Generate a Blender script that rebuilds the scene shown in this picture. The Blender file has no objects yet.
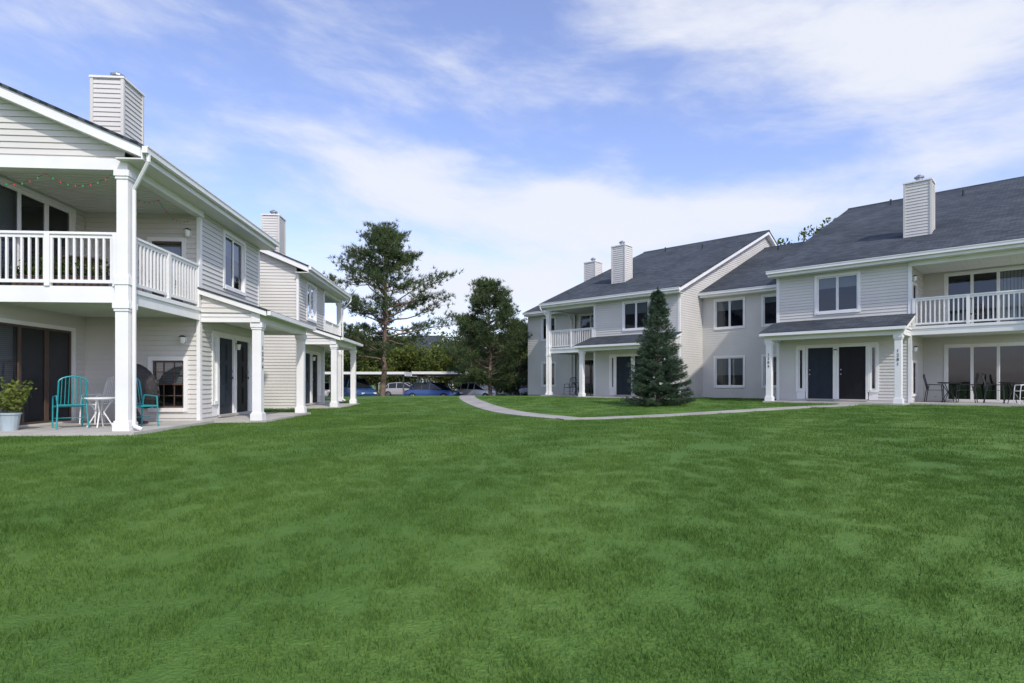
import bpy, math, random
import numpy as np
from mathutils import Vector, Matrix
random.seed(7); rng=np.random.default_rng(7)
D=bpy.data; C=bpy.context; col=C.scene.collection
def ss(a,b,x):
    t=min(1,max(0,(x-a)/(b-a))); return t*t*(3-2*t)
def gz(x,y):
    q=.688*x+.726*y
    return -.35*(1-ss(2,10,y))+.2*ss(12,21,q)*ss(6,14,y)-.7*ss(34,43,y)*(1-ss(2,9,x))
# ---------------- materials
def newmat(name):
    m=D.materials.new(name); m.use_nodes=True; nt=m.node_tree
    return m,nt,nt.nodes['Principled BSDF'],nt.nodes['Material Output']
def N(nt,t,**k):
    n=nt.nodes.new(t)
    for a,b in k.items(): setattr(n,a,b)
    return n
def ramp(nt,stops):
    r=N(nt,'ShaderNodeValToRGB'); e=r.color_ramp.elements
    e[0].position,e[0].color=stops[0][0],(*stops[0][1],1)
    e[1].position,e[1].color=stops[1][0],(*stops[1][1],1)
    for p,c in stops[2:]:
        x=e.new(p); x.color=(*c,1)
    return r
def simple(name,c,rough=.5,var=.12,scale=4,metal=0,bump=0,spec=.5):
    m,nt,b,o=newmat(name)
    tc=N(nt,'ShaderNodeTexCoord'); n=N(nt,'ShaderNodeTexNoise'); n.inputs['Scale'].default_value=scale; n.inputs['Detail'].default_value=3
    nt.links.new(tc.outputs['Object'],n.inputs['Vector'])
    r=ramp(nt,[(.3,tuple(x*(1-var) for x in c)),(.7,tuple(min(1,x*(1+var)) for x in c))])
    nt.links.new(n.outputs['Fac'],r.inputs['Fac']); nt.links.new(r.outputs['Color'],b.inputs['Base Color'])
    b.inputs['Roughness'].default_value=rough; b.inputs['Metallic'].default_value=metal
    b.inputs['Specular IOR Level'].default_value=spec
    if bump:
        n2=N(nt,'ShaderNodeTexNoise'); n2.inputs['Scale'].default_value=scale*12; nt.links.new(tc.outputs['Object'],n2.inputs['Vector'])
        bp=N(nt,'ShaderNodeBump'); bp.inputs['Strength'].default_value=bump; bp.inputs['Distance'].default_value=.01
        nt.links.new(n2.outputs['Fac'],bp.inputs['Height']); nt.links.new(bp.outputs['Normal'],b.inputs['Normal'])
    return m
M={}
M['siding']=simple('vinyl_siding',(.60,.585,.55),.55,.07,.7,spec=.3)
M['trim']=simple('white_trim',(.78,.775,.76),.45,.05,1.5,spec=.3)
M['soffit']=simple('soffit',(.70,.69,.65),.6,.04,2)
M['concrete']=simple('concrete',(.42,.40,.36),.85,.15,1.5,bump=.3)
M['pathconc']=simple('path_concrete',(.33,.315,.285),.9,.18,1.2,bump=.3)
M['door']=simple('door_slate',(.022,.03,.042),.5,.1,3,spec=.2)
M['door2']=simple('door_dark',(.009,.008,.011),.45,.1,3,spec=.25)
M['brown']=simple('brown_frame',(.09,.06,.045),.5,.1,3)
M['darkmetal']=simple('black_metal',(.02,.02,.022),.4,.1,5)
M['steel']=simple('galvanised',(.35,.36,.37),.35,.15,6,metal=.8)
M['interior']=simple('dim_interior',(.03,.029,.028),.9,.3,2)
M['teal']=simple('teal_paint',(.015,.27,.29),.35,.1,5)
M['wicker']=simple('wicker',(.05,.045,.045),.8,.35,30,bump=.8)
M['terra']=simple('pot_glaze',(.35,.42,.45),.4,.1,3)
M['lampglass']=simple('lamp_glass',(.8,.79,.75),.2,.03,3)
M['asphalt']=simple('asphalt',(.06,.06,.062),.9,.25,3,bump=.4)
M['paint']=simple('road_paint',(.7,.7,.68),.7,.1,3)
M['bark']=simple('bark',(.15,.105,.08),.95,.4,9,bump=1)
M['tyre']=simple('tyre',(.02,.02,.02),.8,.1,9)
M['redplastic']=simple('red_bulb',(.6,.06,.04),.3,.1,5)
M['greenplastic']=simple('green_bulb',(.05,.4,.1),.3,.1,5)
M['cushion']=simple('cushion',(.16,.11,.09),.9,.3,7)
# blinds
def blindmat():
    m,nt,b,o=newmat('window_blind'); tc=N(nt,'ShaderNodeTexCoord'); w=N(nt,'ShaderNodeTexWave'); w.bands_direction='Z'
    w.inputs['Scale'].default_value=8
    nt.links.new(tc.outputs['Object'],w.inputs['Vector'])
    r=ramp(nt,[(0,(.34,.34,.33)),(.6,(.55,.55,.53))]); nt.links.new(w.outputs['Fac'],r.inputs['Fac']); nt.links.new(r.outputs['Color'],b.inputs['Base Color'])
    b.inputs['Roughness'].default_value=.7; return m
M['blind']=blindmat()
def glassmat():
    m,nt,b,o=newmat('window_glass'); nt.nodes.remove(b)
    g=N(nt,'ShaderNodeBsdfGlossy'); g.inputs['Roughness'].default_value=.03; g.inputs['Color'].default_value=(.85,.9,1,1)
    t=N(nt,'ShaderNodeBsdfTransparent'); t.inputs['Color'].default_value=(.5,.54,.56,1)
    f=N(nt,'ShaderNodeFresnel'); f.inputs['IOR'].default_value=1.5
    a=N(nt,'ShaderNodeMath',operation='MULTIPLY_ADD'); a.inputs[1].default_value=1.1; a.inputs[2].default_value=.03; a.use_clamp=True
    tc=N(nt,'ShaderNodeTexCoord'); n=N(nt,'ShaderNodeTexNoise'); n.inputs['Scale'].default_value=1.2; nt.links.new(tc.outputs['Object'],n.inputs['Vector'])
    bp=N(nt,'ShaderNodeBump'); bp.inputs['Strength'].default_value=.15; bp.inputs['Distance'].default_value=.02
    nt.links.new(n.outputs['Fac'],bp.inputs['Height']); nt.links.new(bp.outputs['Normal'],g.inputs['Normal'])
    mx=N(nt,'ShaderNodeMixShader'); nt.links.new(f.outputs[0],a.inputs[0]); nt.links.new(a.outputs[0],mx.inputs[0])
    nt.links.new(t.outputs[0],mx.inputs[1]); nt.links.new(g.outputs[0],mx.inputs[2]); nt.links.new(mx.outputs[0],o.inputs[0])
    return m
M['glass']=glassmat()
def roofmat():
    m,nt,b,o=newmat('asphalt_shingles'); tc=N(nt,'ShaderNodeTexCoord')
    mp=N(nt,'ShaderNodeMapping'); mp.inputs['Scale'].default_value=(1,1.08,1); nt.links.new(tc.outputs['Object'],mp.inputs['Vector'])
    br=N(nt,'ShaderNodeTexBrick'); br.inputs['Scale'].default_value=1; br.inputs['Brick Width'].default_value=.3; br.inputs['Row Height'].default_value=.14
    br.inputs['Mortar Size'].default_value=.008; br.inputs['Color1'].default_value=(.038,.047,.056,1); br.inputs['Color2'].default_value=(.075,.086,.098,1); br.inputs['Mortar'].default_value=(.022,.025,.032,1)
    nt.links.new(mp.outputs[0],br.inputs['Vector'])
    n=N(nt,'ShaderNodeTexNoise'); n.inputs['Scale'].default_value=.5; n.inputs['Detail'].default_value=6; nt.links.new(tc.outputs['Object'],n.inputs['Vector'])
    r=ramp(nt,[(.3,(.7,.72,.75)),(.7,(1.25,1.25,1.25))]); nt.links.new(n.outputs['Fac'],r.inputs['Fac'])
    mx=N(nt,'ShaderNodeMix',data_type='RGBA',blend_type='MULTIPLY'); mx.inputs[0].default_value=1
    nt.links.new(br.outputs['Color'],mx.inputs[6]); nt.links.new(r.outputs['Color'],mx.inputs[7]); nt.links.new(mx.outputs[2],b.inputs['Base Color'])
    b.inputs['Roughness'].default_value=.9; b.inputs['Specular IOR Level'].default_value=.25
    bp=N(nt,'ShaderNodeBump'); bp.inputs['Strength'].default_value=.5; bp.inputs['Distance'].default_value=.01
    nt.links.new(br.outputs['Fac'],bp.inputs['Height']); bp.invert=True; nt.links.new(bp.outputs['Normal'],b.inputs['Normal'])
    return m
M['roof']=roofmat()
def leafmat(name,c1,c2,trans=.25,scale=.6,rough=.6,clump=None):
    m,nt,b,o=newmat(name); g=N(nt,'ShaderNodeNewGeometry'); n=N(nt,'ShaderNodeTexNoise'); n.inputs['Scale'].default_value=scale; n.inputs['Detail'].default_value=2
    nt.links.new(g.outputs['Position'],n.inputs['Vector'])
    a=N(nt,'ShaderNodeMath',operation='MULTIPLY_ADD'); a.inputs[1].default_value=.35; nt.links.new(g.outputs['Random Per Island'],a.inputs[0]); 
    s=N(nt,'ShaderNodeMath',operation='SUBTRACT'); s.inputs[1].default_value=.17; nt.links.new(n.outputs['Fac'],s.inputs[0]); nt.links.new(s.outputs[0],a.inputs[2])
    r=ramp(nt,[(.3,c1),(.72,c2)]); nt.links.new(a.outputs[0],r.inputs['Fac']); nt.links.new(r.outputs['Color'],b.inputs['Base Color'])
    b.inputs['Roughness'].default_value=rough; b.inputs['Specular IOR Level'].default_value=.3
    t=N(nt,'ShaderNodeBsdfTranslucent'); nt.links.new(r.outputs['Color'],t.inputs['Color'])
    mx=N(nt,'ShaderNodeMixShader'); mx.inputs[0].default_value=trans
    nt.links.new(b.outputs[0],mx.inputs[1]); nt.links.new(t.outputs[0],mx.inputs[2]); nt.links.new(mx.outputs[0],o.inputs[0])
    return m
M['pine']=leafmat('pine_needles',(.038,.065,.024),(.11,.155,.055))
M['spruce']=leafmat('spruce_needles',(.03,.065,.035),(.09,.145,.08))
M['leaf']=leafmat('broad_leaves',(.055,.085,.015),(.16,.2,.04),.35)
M['leafdark']=leafmat('dark_leaves',(.035,.06,.018),(.10,.14,.04),.3)
def grassmat(name,blade):
    m,nt,b,o=newmat(name); g=N(nt,'ShaderNodeNewGeometry')
    def nz(s,d,rg=.6):
        n=N(nt,'ShaderNodeTexNoise'); n.inputs['Scale'].default_value=s; n.inputs['Detail'].default_value=d; n.inputs['Roughness'].default_value=rg
        nt.links.new(g.outputs['Position'],n.inputs['Vector']); return n.outputs['Fac']
    def ma(a,k,c):
        n=N(nt,'ShaderNodeMath',operation='MULTIPLY_ADD'); nt.links.new(a,n.inputs[0]); n.inputs[1].default_value=k
        if isinstance(c,(int,float)): n.inputs[2].default_value=c
        else: nt.links.new(c,n.inputs[2])
        return n.outputs[0]
    w=N(nt,'ShaderNodeTexWave'); w.bands_direction='X'; w.inputs['Scale'].default_value=.11; w.inputs['Distortion'].default_value=.8; w.inputs['Detail'].default_value=1
    mp=N(nt,'ShaderNodeMapping'); mp.inputs['Rotation'].default_value=(0,0,.35); nt.links.new(g.outputs['Position'],mp.inputs[0]); nt.links.new(mp.outputs[0],w.inputs[0])
    v=ma(nz(.45,6,.75),.30,.5-.15-.19-.05)
    v=ma(nz(13,3,.65),.38,v)
    v=ma(w.outputs['Fac'],.10,v)
    if blade: v=ma(g.outputs['Random Per Island'],.42,v); 
    if blade: v=ma(v,1,-.21)
    r=ramp(nt,[(.22,(.05,.115,.022)),(.5,(.092,.18,.034)),(.8,(.175,.27,.062))]); nt.links.new(v,r.inputs['Fac']); nt.links.new(r.outputs['Color'],b.inputs['Base Color'])
    b.inputs['Roughness'].default_value=.7; b.inputs['Specular IOR Level'].default_value=.12
    if blade:
        t=N(nt,'ShaderNodeBsdfTranslucent'); nt.links.new(r.outputs['Color'],t.inputs['Color'])
        mx=N(nt,'ShaderNodeMixShader'); mx.inputs[0].default_value=.3
        nt.links.new(b.outputs[0],mx.inputs[1]); nt.links.new(t.outputs[0],mx.inputs[2]); nt.links.new(mx.outputs[0],o.inputs[0])
    else:
        n3=nz(45,3)
        bp=N(nt,'ShaderNodeBump'); bp.inputs['Strength'].default_value=.8; bp.inputs['Distance'].default_value=.04
        nt.links.new(n3,bp.inputs['Height']); nt.links.new(bp.outputs['Normal'],b.inputs['Normal'])
    return m
M['grass']=grassmat('lawn_soil_grass',False); M['blade']=grassmat('grass_blades',True)
# ---------------- mesh builder
class MB:
    def __init__(s): s.v=[]; s.f=[]
    def poly(s,ps):
        i=len(s.v); s.v+= [tuple(p) for p in ps]; s.f.append(tuple(range(i,i+len(ps))))
    def hexa(s,p):
        i=len(s.v); s.v+=[tuple(q) for q in p]
        for f in ((0,3,2,1),(4,5,6,7),(0,1,5,4),(1,2,6,5),(2,3,7,6),(3,0,4,7)): s.f.append(tuple(i+k for k in f))
    def box(s,x0,x1,y0,y1,z0,z1):
        s.hexa([(x0,y0,z0),(x1,y0,z0),(x1,y1,z0),(x0,y1,z0),(x0,y0,z1),(x1,y0,z1),(x1,y1,z1),(x0,y1,z1)])
    def cyl(s,p0,p1,r0,r1=None,n=8,caps=True):
        r1=r0 if r1 is None else r1
        p0=Vector(p0);p1=Vector(p1);d=(p1-p0)
        if d.length<1e-6: return
        d.normalize(); a=d.orthogonal().normalized(); b=d.cross(a); i=len(s.v)
        for p,r in ((p0,r0),(p1,r1)):
            for k in range(n):
                t=2*math.pi*k/n; s.v.append(tuple(p+a*(r*math.cos(t))+b*(r*math.sin(t))))
        for k in range(n):
            s.f.append((i+k,i+(k+1)%n,i+n+(k+1)%n,i+n+k))
        if caps:
            s.f.append(tuple(i+k for k in range(n-1,-1,-1))); s.f.append(tuple(i+n+k for k in range(n)))
    def tube(s,pts,r,n=6):
        for a,b in zip(pts[:-1],pts[1:]): s.cyl(a,b,r,r,n)
    def obj(s,name,mat,parent=None,smooth=False,bevel=0):
        if not s.v: return None
        me=D.meshes.new(name); me.from_pydata(s.v,[],s.f); me.materials.append(M[mat] if isinstance(mat,str) else mat); me.update()
        if smooth:
            for p in me.polygons: p.use_smooth=True
        o=D.objects.new(name,me); col.objects.link(o)
        if parent: o.parent=parent
        if bevel:
            b=o.modifiers.new('b','BEVEL'); b.width=bevel; b.segments=2; b.limit_method='ANGLE'
        return o
def empty(name,loc=(0,0,0),rz=0):
    e=D.objects.new(name,None); e.empty_display_size=.3; e.location=loc; e.rotation_euler=(0,0,rz); col.objects.link(e); return e
class Parts(dict):
    def __missing__(s,k): s[k]=MB(); return s[k]
    def flush(s,parent,names,bev={}):
        for k,m in s.items(): m.obj(names.get(k,(k,k))[0],names.get(k,(k,k))[1],parent,bevel=bev.get(k,0))
# wall frames: (O,U,Nn) 2D
def W(F,u,n,z):
    O,U,Nn=F; return (O[0]+U[0]*u+Nn[0]*n, O[1]+U[1]*u+Nn[1]*n, z)
def wbox(mb,F,u0,u1,n0,n1,z0,z1):
    mb.hexa([W(F,u0,n0,z0),W(F,u1,n0,z0),W(F,u1,n1,z0),W(F,u0,n1,z0),W(F,u0,n0,z1),W(F,u1,n0,z1),W(F,u1,n1,z1),W(F,u0,n1,z1)])
H=.115; LAP=.021
def siding(mb,F,u0,u1,z0,z1,ops=(),lo=None,hi=None):
    lo=lo or (lambda z:u0); hi=hi or (lambda z:u1)
    br={round(z0,4),round(z1,4)}; k=0
    while z0+k*H<z1: br.add(round(z0+k*H,4)); k+=1
    for o in ops:
        for z in o[2:4]:
            if z0<z<z1: br.add(round(z,4))
    br=sorted(br)
    for a,b in zip(br[:-1],br[1:]):
        if b-a<.002: continue
        mid=(a+b)/2; zc=z0+math.floor((mid-z0)/H)*H
        da=LAP*(1-(a-zc)/H); db=LAP*(1-(b-zc)/H)
        if lo(mid)>=hi(mid): continue
        cuts=sorted((o[0],o[1]) for o in ops if o[2]<mid<o[3])
        L=[]; cur=None
        for c0,c1 in cuts: L.append((cur,c0)); cur=c1
        L.append((cur,None))
        for s,e in L:
            sa=lo(a) if s is None else s; sb=lo(b) if s is None else s
            ea=hi(a) if e is None else e; eb=hi(b) if e is None else e
            if ea-sa<.005: continue
            eb=max(eb,sb)
            mb.poly([W(F,sa,da,a),W(F,ea,da,a),W(F,eb,db,b),W(F,sb,db,b)])
            if abs(a-zc)<.002: mb.poly([W(F,sa,0,a),W(F,ea,0,a),W(F,ea,da,a),W(F,sa,da,a)])
def window(P,F,a,b,z0,z1,kind='win',blind=0,frame='trim'):
    T=P[frame]; t=.07
    tr=P['trim']
    if kind!='slider' :
        wbox(tr,F,a-.09,a+.0,-.06,.04,z0-.09,z1+.09); wbox(tr,F,b-.0,b+.09,-.06,.04,z0-.09,z1+.09)
        wbox(tr,F,a,b,-.06,.04,z1,z1+.09); wbox(tr,F,a,b,-.06,.055,z0-.09,z0)
    else:
        wbox(tr,F,a-.08,a,-.06,.035,z0,z1+.08); wbox(tr,F,b,b+.08,-.06,.035,z0,z1+.08); wbox(tr,F,a,b,-.06,.035,z1,z1+.08)
    f=.045
    n=2 if kind in('win','brown') else (3 if kind=='slider' else 1)
    wd=(b-a)/n
    for i in range(n):
        x0=a+i*wd; x1=x0+wd; off=-.012*(i%2)
        wbox(T,F,x0+.003,x0+f,-.055+off,-.01+off,z0,z1); wbox(T,F,x1-f,x1-.003,-.055+off,-.01+off,z0,z1)
        wbox(T,F,x0+f,x1-f,-.055+off,-.01+off,z0,z0+f); wbox(T,F,x0+f,x1-f,-.055+off,-.01+off,z1-f,z1)
        P['glass'].poly([W(F,x0+f,-.035+off,z0+f),W(F,x1-f,-.035+off,z0+f),W(F,x1-f,-.035+off,z1-f),W(F,x0+f,-.035+off,z1-f)])
    if blind>0:
        if kind=='slider':
            x=a+.03
            xe=a+(b-a)*blind
            while x<xe:
                P['blind'].hexa([W(F,x,-.16,z0+.03),W(F,x+.085,-.13,z0+.03),W(F,x+.085,-.127,z0+.03),W(F,x,-.157,z0+.03),W(F,x,-.16,z1-.03),W(F,x+.085,-.13,z1-.03),W(F,x+.085,-.127,z1-.03),W(F,x,-.157,z1-.03)]); x+=.1
        else:
            zb=z1-(z1-z0)*blind
            P['blind'].poly([W(F,a+.03,-.12,zb),W(F,b-.03,-.12,zb),W(F,b-.03,-.12,z1),W(F,a+.03,-.12,z1)])
            wbox(P['blind'],F,a+.03,b-.03,-.13,-.11,zb-.03,zb-.004)
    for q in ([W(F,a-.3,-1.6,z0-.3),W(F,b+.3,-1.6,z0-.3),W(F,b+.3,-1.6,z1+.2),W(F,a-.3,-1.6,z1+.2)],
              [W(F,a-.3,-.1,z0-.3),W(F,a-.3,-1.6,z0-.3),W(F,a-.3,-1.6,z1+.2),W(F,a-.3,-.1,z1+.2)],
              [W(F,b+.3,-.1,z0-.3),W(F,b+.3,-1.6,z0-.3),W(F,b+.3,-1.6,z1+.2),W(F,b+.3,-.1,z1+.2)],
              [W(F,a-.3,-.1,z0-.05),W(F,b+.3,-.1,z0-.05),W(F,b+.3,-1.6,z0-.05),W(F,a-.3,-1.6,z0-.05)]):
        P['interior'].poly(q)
def door(P,F,a,b,z0,z1,key):
    T=P[key]; wbox(T,F,a,b,-.06,-.02,z0,z1)
    w=b-a
    for i in range(2):
        for (p,q) in ((.1,.36),(.40,.66),(.70,.93)):
            x0=a+.11+i*(w-.22+.08)/2; x1=x0+(w-.22-.08)/2
            zz0=z0+p*(z1-z0); zz1=z0+q*(z1-z0)
            wbox(T,F,x0,x1,-.02,-.012,zz0,zz1); wbox(T,F,x0+.04,x1-.04,-.012,.0,zz0+.04,zz1-.04)
    wbox(P['trim'],F,a-.07,a,-.06,.03,z0,z1+.07); wbox(P['trim'],F,b,b+.07,-.06,.03,z0,z1+.07); wbox(P['trim'],F,a,b,-.06,.03,z1,z1+.07)
    P['steel'].cyl(W(F,b-.07,-.02,z0+.95),W(F,b-.07,.04,z0+.95),.028,.03,8)
    P['steel'].cyl(W(F,b-.07,-.02,z0+1.12),W(F,b-.07,.02,z0+1.12),.026,.026,8)
    wbox(P['concrete'],F,a-.05,b+.05,-.06,.06,z0-.06,z0-.002)
def lamp(P,F,u,z):
    wbox(P['trim'],F,u-.05,u+.05,.0,.04,z-.06,z+.06)
    c=W(F,u,.11,z-.02); P['lampglass'].cyl((c[0],c[1],z-.1),(c[0],c[1],z+.05),.045,.07,8)
    P['darkmetal'].cyl((c[0],c[1],z+.05),(c[0],c[1],z+.09),.085,.04,8)
EZ=5.30; PT=.42; DEP=22.0
def roofz(b,b0): # top surface
    return EZ+PT*(b-(b0-.45))
def gable_roof(P,a0,a1,b0,rake0=.3,rake1=.3):
    R=11.0; A0,A1=a0-rake0,a1+rake1
    e0=b0-.45; e1=2*R-e0; zr=EZ+PT*(R-e0)
    def prof(t0,t1,x0,x1,mb,ins=0):
        for (bA,zA,bB,zB) in ((e0+ins,EZ+PT*ins,R,zr),(R,zr,e1-ins,EZ+PT*ins)):
            mb.hexa([(x0,bA,zA-t1),(x1,bA,zA-t1),(x1,bB,zB-t1),(x0,bB,zB-t1),(x0,bA,zA-t0),(x1,bA,zA-t0),(x1,bB,zB-t0),(x0,bB,zB-t0)])
    prof(0,.05,A0,A1,P['roof'])
    prof(.052,.24,A0+.03,A1-.03,P['trim'],.03)
    P['roof'].hexa([(A0,R-.16,zr-.06),(A1,R-.16,zr-.06),(A1,R+.16,zr-.06),(A0,R+.16,zr-.06),(A0,R-.03,zr+.03),(A1,R-.03,zr+.03),(A1,R+.03,zr+.03),(A0,R+.03,zr+.03)])
    P['soffit'].box(A0+.05,A1-.05,e0+.04,b0+.03,EZ-.27,EZ-.245)
    P['trim'].box(A0+.01,A1-.01,e0-.10,e0-.004,EZ-.16,EZ-.04)
    P['trim'].box(A0+.01,A1-.01,e0-.115,e0-.1,EZ-.06,EZ-.035)
    P['trim'].box(A0+.05,A1-.05,e0+.004,e0+.035,EZ-.27,EZ-.06)
    for k in range(2): # vents
        xa=a0+(a1-a0)*(.25+.4*k); bb=R-1.2-1.3*(k%2); z=roofz(bb,b0); P['darkmetal'].cyl((xa,bb,z-.05),(xa,bb,z+.28),.05,.05,8)
def chimney(P,a,b,zb,zt):
    w,d=.42,.36
    for F,L in ((((a-w,b-d),(1,0),(0,-1)),2*w),(((a-w,b+d),(1,0),(0,1)),2*w),(((a-w,b-d),(0,1),(-1,0)),2*d),(((a+w,b-d),(0,1),(1,0)),2*d)):
        siding(P['siding'],F,.03,L-.03,zb,zt)
    for sx in(-1,1):
        for sy in(-1,1):
            x=a+sx*w; y=b+sy*d; P['siding'].box(x-.035,x+.035,y-.035,y+.035,zb,zt)
    P['trim'].box(a-w-.05,a+w+.05,b-d-.05,b+d+.05,zt,zt+.05)
    P['steel'].cyl((a,b,zt+.05),(a,b,zt+.24),.11,.11,12); P['steel'].cyl((a,b,zt+.24),(a,b,zt+.29),.17,.17,12); P['steel'].cyl((a,b,zt+.29),(a,b,zt+.36),.15,.05,12)
def column(P,x,y,z0,z1,r=.11):
    T=P['columns']
    T.box(x-r,x+r,y-r,y+r,z0+.16,z1-.12); T.box(x-r-.035,x+r+.035,y-r-.035,y+r+.035,z0,z0+.16)
    T.box(x-r-.02,x+r+.02,y-r-.02,y+r+.02,z0+.16,z0+.19)
    T.box(x-r-.035,x+r+.035,y-r-.035,y+r+.035,z1-.12,z1-.002); T.box(x-r-.018,x+r+.018,y-r-.018,y+r+.018,z1-.17,z1-.12)
def railing(mb,p0,p1,z0,z1):
    p0=Vector((*p0,0));p1=Vector((*p1,0)); d=p1-p0; L=d.length; d.normalize(); F=((p0.x,p0.y),(d.x,d.y),(-d.y,d.x))
    wbox(mb,F,0,L,-.045,.045,z1-.045,z1); wbox(mb,F,0,L,-.02,.02,z1-.11,z1-.047); wbox(mb,F,0,L,-.02,.02,z0+.06,z0+.12)
    n=int(L/.125)
    for i in range(1,n):
        u=L*i/n; wbox(mb,F,u-.018,u+.018,-.018,.018,z0+.12,z1-.11)
    m=max(1,round(L/1.6))
    for i in range(m+1):
        u=min(max(L*i/m,.045),L-.045); wbox(mb,F,u-.045,u+.045,-.05,.05,z0,z1-.046)
RAILT=3.74; DZ0,DZ1=2.44,2.74; REC=2.6
def block(P,a0,sg,b0,lb,lw,blinds=(.5,.3,.4),chim=.1):
    X=lambda u:a0+sg*u
    F=((a0,b0),(sg,0),(0,-1))
    wt=EZ-.24
    wo=lb+lw/2-.62
    ops=[(lb+1.35 if lw<4.2 else wo,lb+2.65 if lw<4.2 else wo+1.4,3.5,4.85)]
    c=lb+(.0 if lw<4.2 else .35)
    d=[(c+.62,c+.92),(c+1.02,c+1.92),(c+2.12,c+3.02),(c+3.12,c+3.42)]
    ops+= [(d[0][0],d[3][1],.12,2.2)]
    siding(P['siding'],F,lb,lb+lw,.0,wt,ops)
    window(P,F,ops[0][0],ops[0][1],3.5,4.85,'win',blinds[0])
    for i in (0,3): window(P,F,d[i][0]+.07,d[i][1]-.05,.5,2.1,'side',0); 
    for i in (0,3): wbox(P['trim'],F,d[i][0],d[i][1],-.05,.012,.12,.41); 
    wbox(P['trim'],F,d[0][0],d[3][1],-.05,.02,2.192,2.25)
    door(P,F,*d[1],.14,2.12,'door' if sg>0 else 'door2'); door(P,F,*d[2],.14,2.12,'door2' if sg>0 else 'door')
    wbox(P['trim'],F,d[1][1]+.07,d[2][0]-.07,-.05,.01,.12,2.19)
    lamp(P,F,(d[1][1]+d[2][0])/2,1.95)
    for u in (lb,lb+lw):
        P['trim'].box(X(u)-.055,X(u)+.055,b0-.03,b0+.055,0,wt)
    lo=lambda z: max(0,(z-wt-.06)/PT-.45+.06) if z>wt else 0
    G=((X(lb+lw),b0),(0,1),(sg,0)); dd=2*(11-b0)
    siding(P['siding'],G,.05,dd,0,wt+PT*(dd/2)+.1,(),lambda z:max(.05,lo(z)),lambda z:dd-lo(z))
    G=((X(0),b0),(0,1),(-sg,0))
    siding(P['siding'],G,REC,dd,0,wt-.02,())
    siding(P['siding'],G,0,dd,wt-.02,wt+PT*(dd/2)+.1,(),lambda z:max(0.0,lo(z)),lambda z:dd-lo(z))
    siding(P['siding'],((X(0),22-b0),(sg,0),(0,1)),0,lb+lw,0,wt)
    G=((X(lb),b0),(0,1),(-sg,0))
    w1=(.36,1.08,.36,1.48); w2=(.4,1.1,2.95,4.3)
    siding(P['siding'],G,.05,REC,0,wt,(w1,w2))
    window(P,G,*w1,'side',.45,frame='brown'); wbox(P['brown'],G,w1[0]+.05,w1[1]-.05,-.06,-.005,.9,.95); window(P,G,*w2,'side',.5,frame='brown')
    for zz in (.64,1.2): wbox(P['brown'],G,w1[0]+.05,w1[1]-.05,-.05,-.02,zz,zz+.02)
    for uu in (.6,.84): wbox(P['brown'],G,uu-.01,uu+.01,-.05,-.02,.41,1.43)
    lamp(P,G,.35,1.98); lamp(P,G,.24,4.5)
    G=((X(0),b0+REC),(sg,0),(0,-1))
    s1=(.3,2.55,.1,2.12); s2=(.3,2.55,DZ1+.03,4.82)
    siding(P['siding'],G,0,lb,0,wt,(s1,s2))
    window(P,G,*s1,'slider',blinds[1],frame='brown' if blinds[2]>.35 else 'trim'); window(P,G,*s2,'slider',blinds[2],frame='trim')
    xs=sorted((X(-.02),X(lb-.02))); 
    P['trim'].box(xs[0],xs[1],b0-.02,b0+.03,DZ0,DZ1); P['trim'].box(xs[0]-.01,xs[1]+.01,b0-.05,b0-.021,DZ1-.09,DZ1-.01)
    xe=sorted((X(-.02),X(.03))); P['trim'].box(xe[0]-.002,xe[1],b0+.031,b0+REC,DZ0,DZ1)
    P['soffit'].box(min(X(.03),X(lb-.01))+.004,max(X(.03),X(lb-.01))-.004,b0+.034,b0+REC-.01,DZ0+.06,DZ1-.01)
    P['soffit'].box(min(X(.0),X(lb-.01)),max(X(.0),X(lb-.01)),b0+.034,b0+REC-.01,wt-.10,wt-.05)
    for k in range(1,20): # beadboard battens
        xx=X(lb*k/20); P['soffit'].box(xx-.008,xx+.008,b0+.05,b0+REC-.02,wt-.112,wt-.101); P['soffit'].box(xx-.008,xx+.008,b0+.05,b0+REC-.02,DZ0+.048,DZ0+.059)
    P['trim'].box(min(X(-.09),X(lb)),max(X(-.09),X(lb)),b0-.09,b0+.09,wt-.18,wt+.03)
    xb=sorted((X(-.09),X(.09))); P['trim'].box(xb[0],xb[1],b0+.091,b0+REC,wt-.18,wt+.03)
    column(P,X(.0),b0,.06,DZ0,.115); 
    P['columns'].box(X(0)-.12,X(0)+.12,b0-.12,b0+.12,DZ0+.002,DZ1+.02)
    column(P,X(.0),b0,DZ1+.02,wt-.18,.10)
    railing(P['railing'],(X(.11),b0),(X(lb-.07),b0),DZ1,RAILT); railing(P['railing'],(X(0),b0+.11),(X(0),b0+REC),DZ1,RAILT)
    xs=sorted((X(-.35),X(lb-.06))); P['concrete'].box(xs[0],xs[1],b0-.35,b0+REC-.02,-.3,.06)
    pd=1.3; xs=sorted((X(lb-.05),X(lb+lw+.05)))
    P['concrete'].box(xs[0]+.002,xs[1],b0-pd-.25,b0-.04,-.3,.05)
    for u in (lb+.12,lb+lw-.12):
        column(P,X(u),b0-pd,.05,2.4,.105)
    P['trim'].box(xs[0],xs[1],b0-pd-.1,b0-pd+.1,2.4,2.62)
    for u in (lb+.05,lb+lw-.05): P['trim'].box(X(u)-.08,X(u)+.08,b0-pd+.101,b0-.04,2.4,2.61)
    P['soffit'].box(xs[0]+.02,xs[1]-.02,b0-pd+.1,b0-.04,2.5,2.53)
    y0,y1=b0-pd-.3,b0-.02; z0,z1=2.66,3.17; x0,x1=xs[0]-.12,xs[1]+.12
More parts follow.
